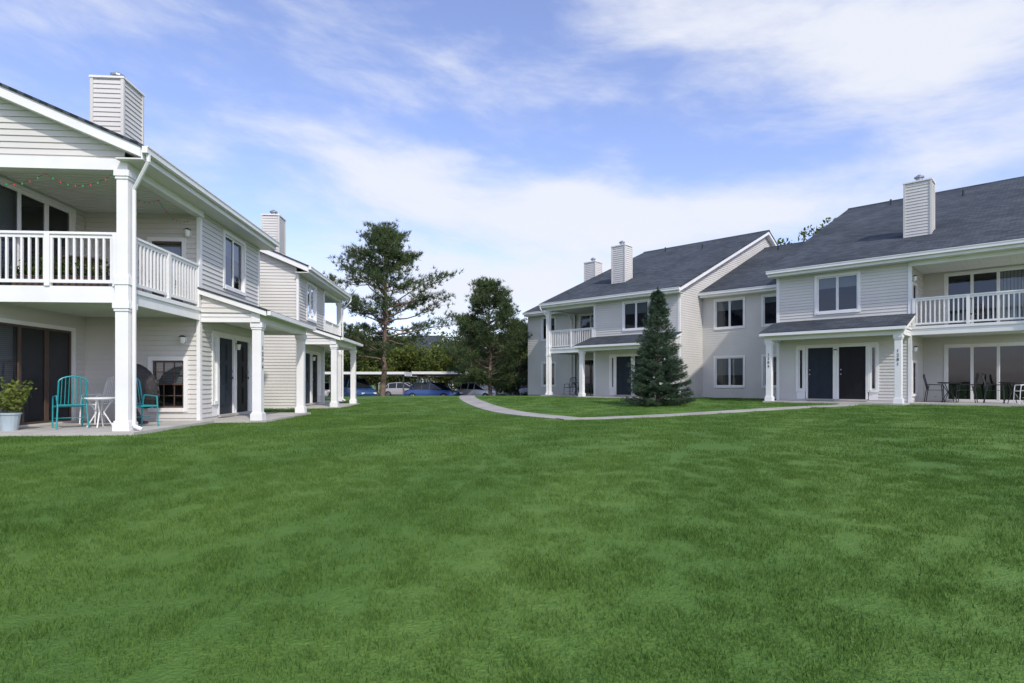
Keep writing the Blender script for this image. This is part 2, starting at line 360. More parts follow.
    P['roof'].hexa([(x0,y0,z0),(x1,y0,z0),(x1,y1,z1),(x0,y1,z1),(x0,y0,z0+.04),(x1,y0,z0+.04),(x1,y1,z1+.04),(x0,y1,z1+.04)])
    P['trim'].hexa([(x0+.02,y0+.02,z0-.12),(x1-.02,y0+.02,z0-.12),(x1-.02,y1,z1-.12),(x0+.02,y1,z1-.12),(x0+.02,y0+.02,z0-.002),(x1-.02,y0+.02,z0-.002),(x1-.02,y1,z1-.002),(x0+.02,y1,z1-.002)])
    P['trim'].box(x0+.03,x1-.03,y0-.08,y0-.003,z0-.1,z0+.0)
    for x,nx in ((xs[0]+.01,-1),(xs[1]-.01,1)):
        G=((x,b0-pd),(0,1),(nx,0)); siding(P['siding'],G,0,pd-.05,2.622,3.05,(),lambda z:max(0,(z-2.64)/.32-.1),lambda z:pd-.05)
    chimney(P,X(lb+chim),b0+2.5,EZ+.6,8.45)
    T=P['trim']; e=b0-.52
    T.tube([(X(-.2),e,EZ-.15),(X(-.2),e,EZ-.3),(X(-.02),b0-.17,EZ-.75),(X(-.02),b0-.17,.15),(X(.0),b0-.3,.09)],.035,6)
    for q in ((min(X(lb),X(lb+lw))+.02,max(X(lb),X(lb+lw))-.02,b0+.02,b0+.1),(min(X(0),X(lb))+.02,max(X(0),X(lb))-.02,b0+REC+.02,b0+REC+.1)):
        P['concrete'].box(q[0],q[1],q[2],q[3],-1,.1)
    for u in (0,lb+lw): P['concrete'].box(X(u)-.06*(1),X(u)+.06,b0+REC,22-b0-.1,-1,-.0)
def link(P,a0,a1,b,wins,rl=0):
    F=((a0,b),(1,0),(0,-1)); wt=EZ-.24
    ops=[]
    for (u0,u1) in wins: ops+=[(u0-a0,u1-a0,3.5,4.85),(u0-a0,u1-a0,.6,2.0)]
    siding(P['siding'],F,0,a1-a0,0,wt,ops)
    for i,o in enumerate(ops): window(P,F,*o,'win',(.35,.6,.2,.5)[i%4])
    gable_roof(P,a0,a1,b,0,0)
    siding(P['siding'],((a0,22-b),(1,0),(0,1)),0,a1-a0,0,wt)
    P['concrete'].box(a0,a1,b+.02,b+.1,-1,.05)
    P['trim'].tube([(a1-.25,b-.52,EZ-.15),(a1-.25,b-.5,EZ-.3),(a1-.25,b-.06,EZ-.7),(a1-.25,b-.06,.1)],.04,6)
NM={'siding':('walls','siding'),'trim':('trim','trim'),'columns':('columns','trim'),'railing':('balcony_railing','trim'),'roof':('roof','roof'),'glass':('window_panes','glass'),
 'blind':('blinds','blind'),'interior':('rooms','interior'),'door':('doors_slate','door'),'door2':('doors_dark','door2'),'brown':('brown_window_frames','brown'),'soffit':('soffits','soffit'),
 'concrete':('foundation_slabs','concrete'),'steel':('metal_fittings','steel'),'darkmetal':('vents_and_lamp_caps','darkmetal'),'lampglass':('wall_lamps','lampglass')}
def number(parent,txt,loc,rz,size=.16):
    c=D.curves.new('house_number','FONT'); c.body=txt; c.size=size; c.extrude=.008; c.align_x='CENTER'
    o=D.objects.new('house_number',c); o.parent=parent; o.location=loc; o.rotation_euler=(math.radians(90),0,rz); c.materials.append(M['darkmetal']); col.objects.link(o)
# LEFT building
LA=math.atan2(.9974,-.0722)
bl=empty('apartment_building',(-7.2,10.8,0),LA)
P=Parts(); block(P,0,1,0,3.0,3.8,(.35,.3,.4),1.1); gable_roof(P,0,6.8,0)
block(P,17.7,-1,0,3.0,3.8,(.3,.3,.5),-1.1); gable_roof(P,10.9,17.7,0)
link(P,6.8,10.9,2.2,[]); P.flush(bl,NM,{'columns':.008})
for i,ch in enumerate("1276"): number(bl,ch,(3.12,-1.3-.109,1.75-.15*i),0,.14)
# RIGHT building
RA=math.atan2(-.688,.726)
br_=empty('apartment_building',(2.12,33.37,.2),RA)
P=Parts(); block(P,0,1,0,3.2,4.9,(.4,.2,.5)); gable_roof(P,0,8.1,0)
block(P,20.8,-1,-1.0,3.3,4.5,(.3,.0,.34)); gable_roof(P,13.0,20.8,-1.0)
link(P,8.1,13.0,2.5,[(8.8,10.2),(11.15,12.45)])
link(P,-3.85,0,2.5,[(-2.6,-1.6)]); chimney(P,-.9,5.6,6.0,8.6)
G=((-3.85,2.5),(0,1),(-1,0)); siding(P['siding'],G,.0,17,0,EZ-.24+PT*8.5,(),lambda z:max(0,(z-5.12)/PT-.39),lambda z:17-max(0,(z-5.12)/PT-.39))
P.flush(br_,NM,{'columns':.008})
for i,ch in enumerate("1284"): number(br_,ch,(13.12,-2.3-.109,1.8-.15*i),0,.15)
for i,ch in enumerate("1281"): number(br_,ch,(17.38,-2.3-.109,1.8-.15*i),0,.15)
# far building
bf=empty('apartment_building',(-22,95,-.6),math.radians(-8))
P=Parts(); block(P,0,1,0,3.2,4.9); gable_roof(P,0,8.1,0); block(P,20.9,-1,0,3.2,4.9); gable_roof(P,12.8,20.9,0); link(P,8.1,12.8,2.5,[(8.8,10.2)]); P.flush(bf,NM)
# ---------------- ground
def axis(lo,hi,fine0,fine1,st):
    a=list(np.arange(fine0,fine1+1e-6,st)); x=fine1; s=st
    while x<hi: s*=1.35; x+=s; a.append(x)
    x=fine0; s=st
    while x>lo: s*=1.35; x-=s; a.insert(0,x)
    return a
xs=axis(-1500,1500,-22,28,.6); ys=axis(-300,2500,-4,60,.6)
g=MB(); 
for y in ys:
    for x in xs: g.v.append((x,y,gz(x,y)))
nx=len(xs)
for j in range(len(ys)-1):
    for i in range(nx-1): k=j*nx+i; g.f.append((k,k+1,k+nx+1,k+nx))
g.obj('ground','grass',smooth=True)
# paths
def catmull(pts,n=14):
    out=[]; p=[pts[0]]+pts+[pts[-1]]
    for i in range(1,len(p)-2):
        a,b,c,d=[np.array(q,float) for q in p[i-1:i+3]]
        for k in range(n):
            t=k/n; out.append(.5*((2*b)+(c-a)*t+(2*a-5*b+4*c-d)*t*t+(3*b-a-3*c+d)*t**3))
    out.append(np.array(pts[-1],float)); return out
pathpts=[]
def ribbon(name,pts,w,mat,h=.016,excl=True):
    c=catmull(pts); m=MB(); n=len(c); rows=[]
    for i,p in enumerate(c):
        t=c[min(i+1,n-1)]-c[max(i-1,0)]; t/=np.linalg.norm(t); nn=np.array([-t[1],t[0]])
        rows.append([(*(p+nn*w/2*s),gz(*(p+nn*w/2*s))+hh) for s,hh in ((1.0,-.05),(1,h),(0,h),(-1,h),(-1.0,-.05))])
        if excl: pathpts.append((p[0],p[1],w/2))
    for r0,r1 in zip(rows[:-1],rows[1:]):
        for k in range(4): m.poly([r0[k],r0[k+1],r1[k+1],r1[k]])
    return m.obj(name,mat)
ribbon('footpath',[(-2.9,41),(-2.4,31),(-1.5,24.5),(-.1,18.6),(1.5,15.4)],.85,'pathconc')
ribbon('footpath',[(1.25,15.1),(4.2,16.1),(7.9,17.6),(10.7,19.0),(12.0,20.6)],.55,'pathconc',.021)
# parking lot
pk=MB(); X0,X1,Y0,Y1=-70,12,43.2,74
px=np.linspace(X0,X1,42); py=np.linspace(Y0,Y1,24)
for j in range(23):
    for i in range(41):
        q=[(px[i],py[j]),(px[i+1],py[j]),(px[i+1],py[j+1]),(px[i],py[j+1])]
        pk.poly([(a,b,gz(a,b)+.03) for a,b in q])
pk.obj('parking_lot','asphalt')
kb=MB()
for i in range(41):
    a,b=px[i],px[i+1]; za,zb=gz(a,Y0),gz(b,Y0)
    kb.hexa([(a,Y0-.15,za-.1),(b,Y0-.15,zb-.1),(b,Y0,zb-.1),(a,Y0,za-.1),(a,Y0-.15,za+.15),(b,Y0-.15,zb+.15),(b,Y0,zb+.15),(a,Y0,za+.15)])
kb.obj('kerb','concrete')
ln=MB()
for x in np.arange(-20,6,2.8):
    ln.poly([(x,46,gz(x,46)+.036),(x+.1,46,gz(x,46)+.036),(x+.1,51,gz(x,51)+.036),(x,51,gz(x,51)+.036)])
ln.obj('parking_lines','paint')
# carport
def carport(loc,L,dp=5.5,rz=0):
    e=empty('carport',loc,rz); r=MB(); r.hexa([(0,0,2.25),(L,0,2.25),(L,dp,2.05),(0,dp,2.05),(0,0,2.3),(L,0,2.3),(L,dp,2.1),(0,dp,2.1)])
    r.obj('roof_deck','darkmetal',e)
    t=MB(); t.box(-.03,L+.03,-.05,-.002,2.14,2.34); t.box(-.05,-.002,-.05,dp,2.0,2.34); t.box(L+.002,L+.05,-.05,dp,2.0,2.34); t.obj('fascia','trim',e)
    p=MB(); n=int(L/5.6)
    for k in range(n+1):
        x=.3+(L-.6)*k/n; p.box(x-.06,x+.06,1.0,1.12,0,2.2); p.box(x-.06,x+.06,dp-1.1,dp-1,0,2.1); p.box(x-.05,x+.05,.1,dp-.1,2.0,2.1)
    p.obj('posts','steel',e)
carport((-21,46,gz(-12,48)),12.5); carport((-7.8,45.2,gz(-5,48)),5.6); carport((-20,66,gz(-12,66)),26)
# cars
def carpaint(name,c):
    m,nt,b,o=newmat(name); b.inputs['Base Color'].default_value=(*c,1); b.inputs['Roughness'].default_value=.25; b.inputs['Metallic'].default_value=.2; b.inputs['Coat Weight'].default_value=.6
    n=N(nt,'ShaderNodeTexNoise'); n.inputs['Scale'].default_value=3; r=N(nt,'ShaderNodeMapRange'); r.inputs[3].default_value=.2; r.inputs[4].default_value=.38; nt.links.new(n.outputs['Fac'],r.inputs[0]); nt.links.new(r.outputs[0],b.inputs['Roughness']); return m
mglass=simple('car_glass',(.015,.018,.02),.05,.05,2)
def car(loc,rz,c,suv=False):
    e=empty('parked_car',loc,rz); pm=carpaint('car_paint',c); s=1.15 if suv else 1
    st=[(-2.25,.62,.35,.62),(-2.2,.78,.28,.8),(-1.7,.87,.22,.93),(-.9,.9,.2,.96),(.3,.9,.2,.95),(1.2,.89,.2,.88),(1.9,.84,.24,.78),(2.2,.7,.3,.62),(2.28,.55,.38,.5)]
    b=MB(); rings=[]
    for x,w,z0,z1 in st:
        z1*=s; ring=[(-w*.85,z0),(-w,z0+.15),(-w*1.0,(z0+z1)/2),(-w*.97,z1-.08),(-w*.85,z1),(w*.85,z1),(w*.97,z1-.08),(w,(z0+z1)/2),(w,z0+.15),(w*.85,z0)]
        rings.append([(x,y,z) for y,z in ring])
    for r0,r1 in zip(rings[:-1],rings[1:]):
        for k in range(10): b.poly([r0[k],r0[(k+1)%10],r1[(k+1)%10],r1[k]])
    b.poly(rings[0]); b.poly(rings[-1]); ob=b.obj('body',pm,e,True)
    ht=1.45*s+(.12 if suv else 0); back=-2.0 if suv else -1.75
    gs=[(back,.75,.93*s,.93*s+.02),(back+.35,.68,.93*s,ht-.08),(-.6,.66,.93*s,ht-.005),(.1,.66,.93*s,ht-.03),(1.15,.74,.88*s,.9*s)]
    gl=MB(); rr=[]
    for x,w,z0,z1 in gs: rr.append([(x,-.82,z0),(x,-w,z1),(x,w,z1),(x,.82,z0)])
    for r0,r1 in zip(rr[:-1],rr[1:]):
        for k in range(3): gl.poly([r0[k],r0[k+1],r1[k+1],r1[k]])
    gl.obj('windows',mglass,e)
    rf=MB()
    for r0,r1 in zip(rr[1:3],rr[2:4]): rf.hexa([(*r0[1][:2],r0[1][2]),(*r1[1][:2],r1[1][2]),(*r1[2][:2],r1[2][2]),(*r0[2][:2],r0[2][2]),*[(q[0],q[1],q[2]+.035) for q in (r0[1],r1[1],r1[2],r0[2])]])
    for r0,r1 in zip(rr[:-1],rr[1:]):
        for k in(1,2): rf.cyl(r0[k],r1[k],.035,.035,6)
    for r in rr[1:4]:
        rf.cyl(r[0],r[1],.035,.03,6); rf.cyl(r[3],r[2],.035,.03,6)
    rf.obj('roof',pm,e)
    w=MB(); hb=MB()
    for x in(-1.4,1.4):
        for y in(-1,1):
            w.cyl((x,y*.68,.33),(x,y*.91,.33),.33,.33,18); hb.cyl((x,y*.905,.33),(x,y*.925,.33),.2,.18,10)
    w.obj('tyres','tyre',e); hb.obj('hubs','steel',e)
    l=MB(); l.box(2.17,2.27,-.62,-.38,.55,.68); l.box(2.17,2.27,.38,.62,.55,.68); l.obj('headlights','lampglass',e)
    l=MB(); l.box(-2.27,-2.19,-.7,-.45,.65,.8); l.box(-2.27,-2.19,.45,.7,.65,.8); l.obj('tail_lights','redplastic',e)
for x,y,rz,c,s in ((-6.3,46.4,-22,(.045,.10,.30),False),(-2.6,47.0,-40,(.7,.7,.7),False),(.6,48.0,-70,(.25,.26,.28),True),(-12.6,47.0,-50,(.04,.09,.22),True),(-15.6,48.3,-90,(.6,.6,.6),False),(-10.2,55.5,-10,(.5,.5,.5),False),(-8.5,68,-88,(.25,.02,.02),False),(-11.5,68,-92,(.4,.4,.4),False),(-3,68,-92,(.05,.05,.06),True)):
    car((x,y,gz(x,y)+.03),math.radians(rz),c,s)
# ---------------- vegetation
def trimesh(name,V,mat,parent=None,k=3):
    V=np.asarray(V,np.float32).reshape(-1,3); n=len(V)//k
    me=D.meshes.new(name); me.vertices.add(len(V)); me.vertices.foreach_set('co',V.ravel())
    me.loops.add(n*k); me.loops.foreach_set('vertex_index',np.arange(n*k,dtype=np.int32)); me.polygons.add(n)
    me.polygons.foreach_set('loop_start',np.arange(0,n*k,k,dtype=np.int32)); me.polygons.foreach_set('loop_total',np.full(n,k,np.int32))
    me.update(calc_edges=True); me.materials.append(M[mat]); o=D.objects.new(name,me); col.objects.link(o)
    if parent: o.parent=parent
    return o
def unit(v): return v/np.maximum(np.linalg.norm(v,axis=-1,keepdims=True),1e-6)
def tufts(cent,dirs,n,length,width,spread,r):
    c=np.repeat(cent,n,0); d=np.repeat(dirs,n,0); m=len(c)
    d=unit(d+r.normal(0,spread,(m,3))); L=length*r.uniform(.6,1.15,(m,1))
    side=unit(np.cross(d,r.normal(0,1,(m,3))))*width/2
    base=c+r.normal(0,length*.12,(m,3)); tip=base+d*L
    return np.stack([base-side,base+side,tip],1)
def leaves(cent,size,r):
    m=len(cent); a=unit(r.normal(0,1,(m,3))); b=unit(np.cross(a,r.normal(0,1,(m,3)))); s=size*r.uniform(.6,1.3,(m,1))
    return np.stack([cent-a*s,cent+b*s*.5,cent+a*s,cent-b*s*.5],1)
def limb(mb,p,d,L,r0,r,seg=5,up=.1,wob=.15):
    pts=[p]; d=Vector(d).normalized(); q=Vector(p)
    for i in range(seg):
        d=(d+Vector((r.normal(0,wob),r.normal(0,wob),r.normal(0,wob)+up))).normalized(); q2=q+d*(L/seg)
        ra=r0*(1-i/seg*.8); rb=r0*(1-(i+1)/seg*.8); mb.cyl(q,q2,ra,rb,6,False); q=q2; pts.append(tuple(q))
    return pts,d
def pine(x,y,Hh,R,seed,base=.18,lean=0,nl=46,name='pine_tree',dens=1.0,ex=.62):
    r=np.random.default_rng(seed); e=empty(name,(x,y,gz(x,y)-.05)); b=MB(); T=[]; cur=Vector((0,0,0)); seg=12; r0=Hh*.018
    for i in range(seg):
        nxt=Vector((lean*(i+1)/seg+r.normal(0,.07),r.normal(0,.07),Hh*.97*(i+1)/seg)); b.cyl(cur,nxt,r0*(1-i/seg*.85),r0*(1-(i+1)/seg*.85),9,False); T.append((cur.copy(),nxt.copy())); cur=nxt
    cen=[];dr=[]
    for i in range(nl):
        f=base+(1-base)*((i+r.uniform(0,1))/nl)**.95; f=min(f,.985); k=min(int(f*seg),seg-1); t=f*seg-k; p=T[k][0].lerp(T[k][1],t)
        g=(f-base)/(1-base)
        prof=(math.sin(min(1,g*1.9+.35)*math.pi/2))*(1-g)**ex+.07
        L=R*prof*r.uniform(.5,1.15); az=r.uniform(0,2*math.pi) if r.random()<.5 else i*2.4
        pts,d=limb(b,p,(math.cos(az),math.sin(az),.02+.5*g),L,r0*.3*(1-g*.7)+.012,r,6,.05+.05*g,.16)
        for j in range(3 if L>R*.45 else 2,len(pts)):
            nsub=3 if L>R*.4 else 2
            for s in range(nsub):
                a2=az+r.uniform(-1.4,1.4); l2=L*.22*r.uniform(.4,1.2)+.15
                sp,sd=limb(b,pts[j],(math.cos(a2),math.sin(a2),.2),l2,.014,r,2,.12,.15)
                for q in sp[1:]:
                    for _ in range(int(3*dens+r.random())):
                        cen.append(np.array(q)+r.normal(0,.15,3)*np.array([1.3,1.3,.6])); dr.append((math.cos(a2)*.5,math.sin(a2)*.5,.7))
    b.obj('trunk_and_limbs','bark',e,True)
    cen=np.array(cen);dr=np.array(dr)
    trimesh('needles',tufts(cen,dr,10,.25,.034,.65,r),'pine',e); return e
pine(-7.6,34,9.7,4.1,11,.2,.3,68,dens=1.1,ex=.55)
pine(-1.5,39,8.0,3.4,23,.1,0,68,dens=1.15,ex=.55)
pine(-4.0,55.5,8.0,3.2,31,.1,0,44)
pine(.5,43,6.0,2.2,37,.05,0,44)
pine(3.4,48,6.5,2.6,43,.05,0,36)
def spruce(x,y,Hh,R,seed):
    r=np.random.default_rng(seed); e=empty('spruce_tree',(x,y,gz(x,y)-.03)); b=MB(); b.cyl((0,0,0),(0,0,Hh*.96),Hh*.017,.012,8,False)
    cen=[];dr=[]; z=.22
    while z<Hh*.97:
        g=z/Hh; nb=int(11-5*g)
        for k in range(nb):
            az=2*math.pi*(k/nb)+r.uniform(-.45,.45); L=R*(1-g)**.85*r.uniform(.65,1.12)+.06
            dz=-.12+.5*g; 
            q=Vector((0,0,z+r.uniform(-.07,.07))); d=Vector((math.cos(az),math.sin(az),dz)).normalized(); n=5
            for i in range(n):
                q2=q+d*(L/n); b.cyl(q,q2,.016*(1-i/n*.7),.016*(1-(i+1)/n*.7),5,False); d=(d+Vector((0,0,.09))).normalized()
                m=max(2,int(L/n/.035))
                for t in range(m):
                    p=q.lerp(q2,t/m); pos=(i+t/m)/n
                    if pos<.15: continue
                    for sd in(-1,1):
                        a2=az+sd*.8; w=(.26*L*(1-pos)+.06)
                        for s in np.linspace(.15,1,max(2,int(w/.06))):
                            cen.append((p.x+math.cos(a2)*w*s,p.y+math.sin(a2)*w*s,p.z-.05*s+r.normal(0,.02))); dr.append((math.cos(a2),math.sin(a2),.15))
                q=q2
            cen.append(tuple(q)); dr.append(tuple(d))
        z+=.18-.07*g
    for i in range(20): cen.append((0,0,Hh*(.93+.07*i/20))); dr.append((0,0,1))
    b.obj('trunk_and_branches','bark',e,True)
    trimesh('needles',tufts(np.array(cen),np.array(dr),5,.1,.016,.5,r),'spruce',e)
spruce(5.1,20.3,4.15,1.22,5)
def broad(x,y,Hh,R,seed,mat='leaf',name='deciduous_tree',n=9000,size=.16,z0=None):
    r=np.random.default_rng(seed); z0=gz(x,y) if z0 is None else z0; e=empty(name,(x,y,z0)); b=MB(); th=Hh*.3
    b.cyl((0,0,-.1),(0,0,th),Hh*.025,Hh*.018,9,False); cs=[]
    for i in range(16):
        az=r.uniform(0,6.28); pts,d=limb(b,(0,0,th*r.uniform(.7,1.2)),(math.cos(az),math.sin(az),r.uniform(.3,1.8)),Hh*.55*r.uniform(.6,1.1),Hh*.011,r,6,.1,.15)
        for q in pts[2:]:
            for _ in range(2): cs.append(np.array(q)+r.normal(0,R*.16,3))
    b.obj('trunk_and_limbs','bark',e,True)
    cs=np.array(cs); idx=r.integers(0,len(cs),n); rad=r.uniform(.1,.2,len(cs))*R
    pts=cs[idx]+unit(r.normal(0,1,(n,3)))*(rad[idx][:,None]*r.uniform(.3,1,(n,1))**.5*1.5)
    trimesh('foliage',leaves(pts,size,r),mat,e,4)
broad(36.8,57,20.6,6,3,z0=.2,n=20000,size=.2); broad(-11,62,7.5,4,8); broad(-15,75,8,4.5,9); broad(-17,60,6.5,3.5,12,'leafdark'); broad(-6,78,8.5,5,15,'leafdark'); broad(2,80,9,5,17)
broad(-9.5,76,7.5,4,21); broad(-1.5,62,6.5,3.5,22,'leafdark'); broad(-20,68,8,4,23); broad(-5.5,64,6.0,3.5,25); broad(1.5,58,6.8,3.2,26); broad(-13.5,58,6.2,3.0,27)
# distant treeline
def treeline():
    r=np.random.default_rng(99); C_=[]
    for i in range(90):
        x=-150+i*3.4+r.normal(0,1.5); y=115+r.uniform(0,14); h=r.uniform(6,10.5); R=r.uniform(3,5)
        n=700; v=unit(r.normal(0,1,(n,3)))*r.uniform(.55,1.05,(n,1)); v*=1+.25*np.sin(v[:,:1]*7+i)*np.cos(v[:,2:]*6)
        c=np.stack([x+v[:,0]*R,y+v[:,1]*R,-.6+h*.52+v[:,2]*h*.5],1); C_.append(c)
    trimesh('distant_treeline',leaves(np.concatenate(C_),.42,r),'leafdark',None,4)
treeline()
# potted plants
def potted(loc,h,R,seed,rp=.17,parent=None):
    r=np.random.default_rng(seed); e=empty('potted_plant',loc); p=MB(); p.cyl((0,0,0),(0,0,.3),rp*.75,rp,16); p.cyl((0,0,.3),(0,0,.33),rp*1.1,rp*1.1,16); p.obj('pot','terra',e)
    cs=[]; b=MB()
    for i in range(18):
        az=r.uniform(0,6.28); pts,d=limb(b,(0,0,.3),(math.cos(az)*.6,math.sin(az)*.6,1.4),h*r.uniform(.5,1),.008,r,5,-.05,.12)
        for q in pts[2:]: cs+= [np.array(q)+r.normal(0,R*.1,3) for _ in range(9)]
    b.obj('stems','bark',e); trimesh('leaves',leaves(np.array(cs),.05,r),'leaf',e,4)
def L2W(o,a,b,z):
    c,s=math.cos(o[3]),math.sin(o[3]); return (o[0]+a*c-b*s,o[1]+a*s+b*c,o[2]+z)
OL=(-7.2,10.8,0,LA); OR=(2.12,33.37,.2,RA)
potted(L2W(OL,.25,2.22,.06),.7,.5,4)
# furniture
def chair(loc,rz,mat='teal',name='garden_chair'):
    e=empty(name,loc,rz); m=MB(); R=.014
    for x in(-.24,.24):
        m.tube([(x,-.24,0),(x,-.22,.42),(x,-.2,.62),(x,.2,.64),(x*.95,.24,.44),(x*1.05,.3,0)],R)
        m.tube([(x*.95,.22,.44),(x*.93,.33,.92)],R)
    top=[(.23*math.cos(t),.33+.0,.90+.12*math.sin(t)) for t in np.linspace(0,math.pi,9)]; m.tube(top,R)
    for k in range(7):
        x=-.18+.06*k; m.tube([(x,.23,.45),(x*.95,.335,.9+.11*math.sqrt(max(0,1-(x/.23)**2)))],.008,5)
    m.tube([(-.22,.225,.46),(.22,.225,.46)],R)
    for k in range(10): m.box(-.23,.23,-.22+.045*k,-.195+.045*k,.43,.442)
    m.tube([(-.24,-.22,.42),(.24,-.22,.42)],R); m.tube([(-.24,.0,.2),(.24,.0,.2)],.008)
    m.obj('frame_and_slats',mat,e,False)
def table(loc,mat='darkmetal',name='bistro_table',r=.36,h=.72):
    e=empty(name,loc); m=MB(); m.cyl((0,0,h-.025),(0,0,h),r,r,24); m.cyl((0,0,h-.05),(0,0,h-.026),r*.9,r*.9,24)
    for k in range(4):
        a=k*math.pi/2+.4; m.tube([(r*.75*math.cos(a),r*.75*math.sin(a),0),(.06*math.cos(a),.06*math.sin(a),h*.5),(r*.7*math.cos(a),r*.7*math.sin(a),h-.05)],.013)
    m.obj('top_and_legs',mat,e)
def eggchair(loc,rz):
    e=empty('round_wicker_chair',loc,rz); m=MB(); R=.48; n=20; rings=[]
    for i in range(7):
        f=i/6; rr=R*math.sin(f*math.pi/2); dd=.32*(1-math.cos(f*math.pi/2))
        rings.append([Vector((rr*math.cos(t),0-dd+.0,rr*1.05*math.sin(t))) for t in np.linspace(0,2*math.pi,n,endpoint=False)])
    Rm=Matrix.Translation((0,.12,.72))@Matrix.Rotation(math.radians(-18),4,'X')
    rings=[[Rm@v for v in r] for r in rings]
    for r0,r1 in zip(rings[:-1],rings[1:]):
        for k in range(n): m.poly([r0[k],r0[(k+1)%n],r1[(k+1)%n],r1[k]])
    m.tube(rings[-1]+[rings[-1][0]],.025); 
    m.cyl((0,.0,0),(0,.0,.05),.3,.28,16); m.cyl((0,0,.05),(0,.05,.32),.2,.12,12)
    m.obj('shell_and_base','wicker',e,True); c=MB(); c.cyl(Rm@Vector((0,-.22,-.02)),Rm@Vector((0,-.13,-.02)),.3,.36,18); c.obj('cushion','cushion',e,True)
zf=.06
chair(L2W(OL,.8,1.5,zf),LA+2.3); chair(L2W(OL,1.0,.3,zf),LA-.5)
chair(L2W(OL,2.1,1.75,zf),LA-2.0,'trim','white_chair')
table(L2W(OL,1.0,1.05,zf),'trim','patio_table',.3,.6)
eggchair(L2W(OL,1.95,.95,zf),LA-1.9+math.pi)
def planterbox(loc,rz,L,seed):
    r=np.random.default_rng(seed); e=empty('planter_box',loc,rz); m=MB(); m.box(0,L,-.1,.1,0,.2); m.box(-.02,L+.02,-.12,.12,.2,.22); m.obj('box','brown',e)
    c=np.stack([r.uniform(0,L,600),r.normal(0,.08,600),.24+np.abs(r.normal(0,.14,600))],1); trimesh('leaves',leaves(c,.05,r),'leaf',e,4)
planterbox(L2W(OL,.25,.5,DZ1),LA+math.pi/2,1.6,3); planterbox(L2W(OL,2.5,.25,DZ1),LA+math.pi,.8,6)
chair(L2W(OL,1.5,1.7,DZ1),LA+.3,'brown'); chair(L2W(OL,1.5,.9,DZ1),LA+2.8,'brown'); table(L2W(OL,.9,1.3,DZ1),'brown','bistro_table',.4,.68)
s=MB(); s2=MB(); wire=MB(); pts=[]
anch=[(-.0,2.5),(.02,1.3),(.0,.1),(1.5,.06),(2.95,.06)]
for (a0,b0),(a1,b1) in zip(anch[:-1],anch[1:]):
    for k in range(9):
        t=k/9; pts.append((a0+(a1-a0)*t,b0+(b1-b0)*t+.12,4.83-.22*4*t*(1-t)))
wire.tube(pts,.003,4)
for i,p in enumerate(pts): (s if i%2 else s2).cyl((p[0],p[1],p[2]-.035),(p[0],p[1],p[2]),.009,.014,6)
e=empty('string_lights',(OL[0],OL[1],0),LA); wire.obj('wire','darkmetal',e); s.obj('bulbs_red','redplastic',e); s2.obj('bulbs_green','greenplastic',e)
zr=.06
table(L2W(OR,18.5,.1,zr)); chair(L2W(OR,18.1,.0,zr),RA+1.6,'darkmetal'); chair(L2W(OR,18.95,.2,zr),RA-1.6,'darkmetal')
table(L2W(OR,20.2,.2,zr)); chair(L2W(OR,19.75,.2,zr),RA+1.6,'darkmetal'); chair(L2W(OR,20.55,-.2,zr),RA-1.2,'trim','white_chair')
chair(L2W(OR,.9,.8,zr),RA,'darkmetal'); chair(L2W(OR,1.9,.8,zr),RA,'darkmetal'); table(L2W(OR,1.4,.9,zr))
chair(L2W(OR,19.2,.3,DZ1),RA+.4,'darkmetal'); chair(L2W(OR,2.2,.9,DZ1),RA+.4,'darkmetal')
# ---------------- grass
def clump(nb,rad,h,w,seed):
    r=np.random.default_rng(seed); a=r.uniform(0,6.283,nb); rr=rad*np.sqrt(r.uniform(0,1,nb)); base=np.stack([rr*np.cos(a),rr*np.sin(a),np.full(nb,-.005)],1)
    t=r.uniform(0,6.283,nb); side=np.stack([np.cos(t),np.sin(t),0*t],1)*w/2*r.uniform(.7,1.3,(nb,1)); ln=r.uniform(0,6.283,nb); hh=h*r.uniform(.55,1.15,(nb,1)); bend=np.stack([np.cos(ln),np.sin(ln),0*ln],1)*hh*r.uniform(.1,.75,(nb,1))
    up=np.array([0,0,1.]); mid=base+up*hh*.55+bend*.35; tip=base+up*hh+bend
    V=[];F=[]
    for i in range(nb):
        k=len(V); V+=[base[i]-side[i],base[i]+side[i],mid[i]-side[i]*.8,mid[i]+side[i]*.8,tip[i]]; F+=[(k,k+1,k+3,k+2),(k+2,k+3,k+4)]
    me=D.meshes.new('grass_clump'); me.from_pydata([tuple(map(float,v)) for v in V],[],F); me.materials.append(M['blade']); o=D.objects.new('grass_clump',me); return o
cl=[clump(75,.13,.038,.004,s) for s in range(4)]
cl2=[clump(80,.24,.036,.007,s+20) for s in range(3)]
pp=np.array(pathpts)
def inlocal(o,x,y):
    c,s=math.cos(o[3]),math.sin(o[3]); dx=x-o[0]; dy=y-o[1]; return dx*c+dy*s,-dx*s+dy*c
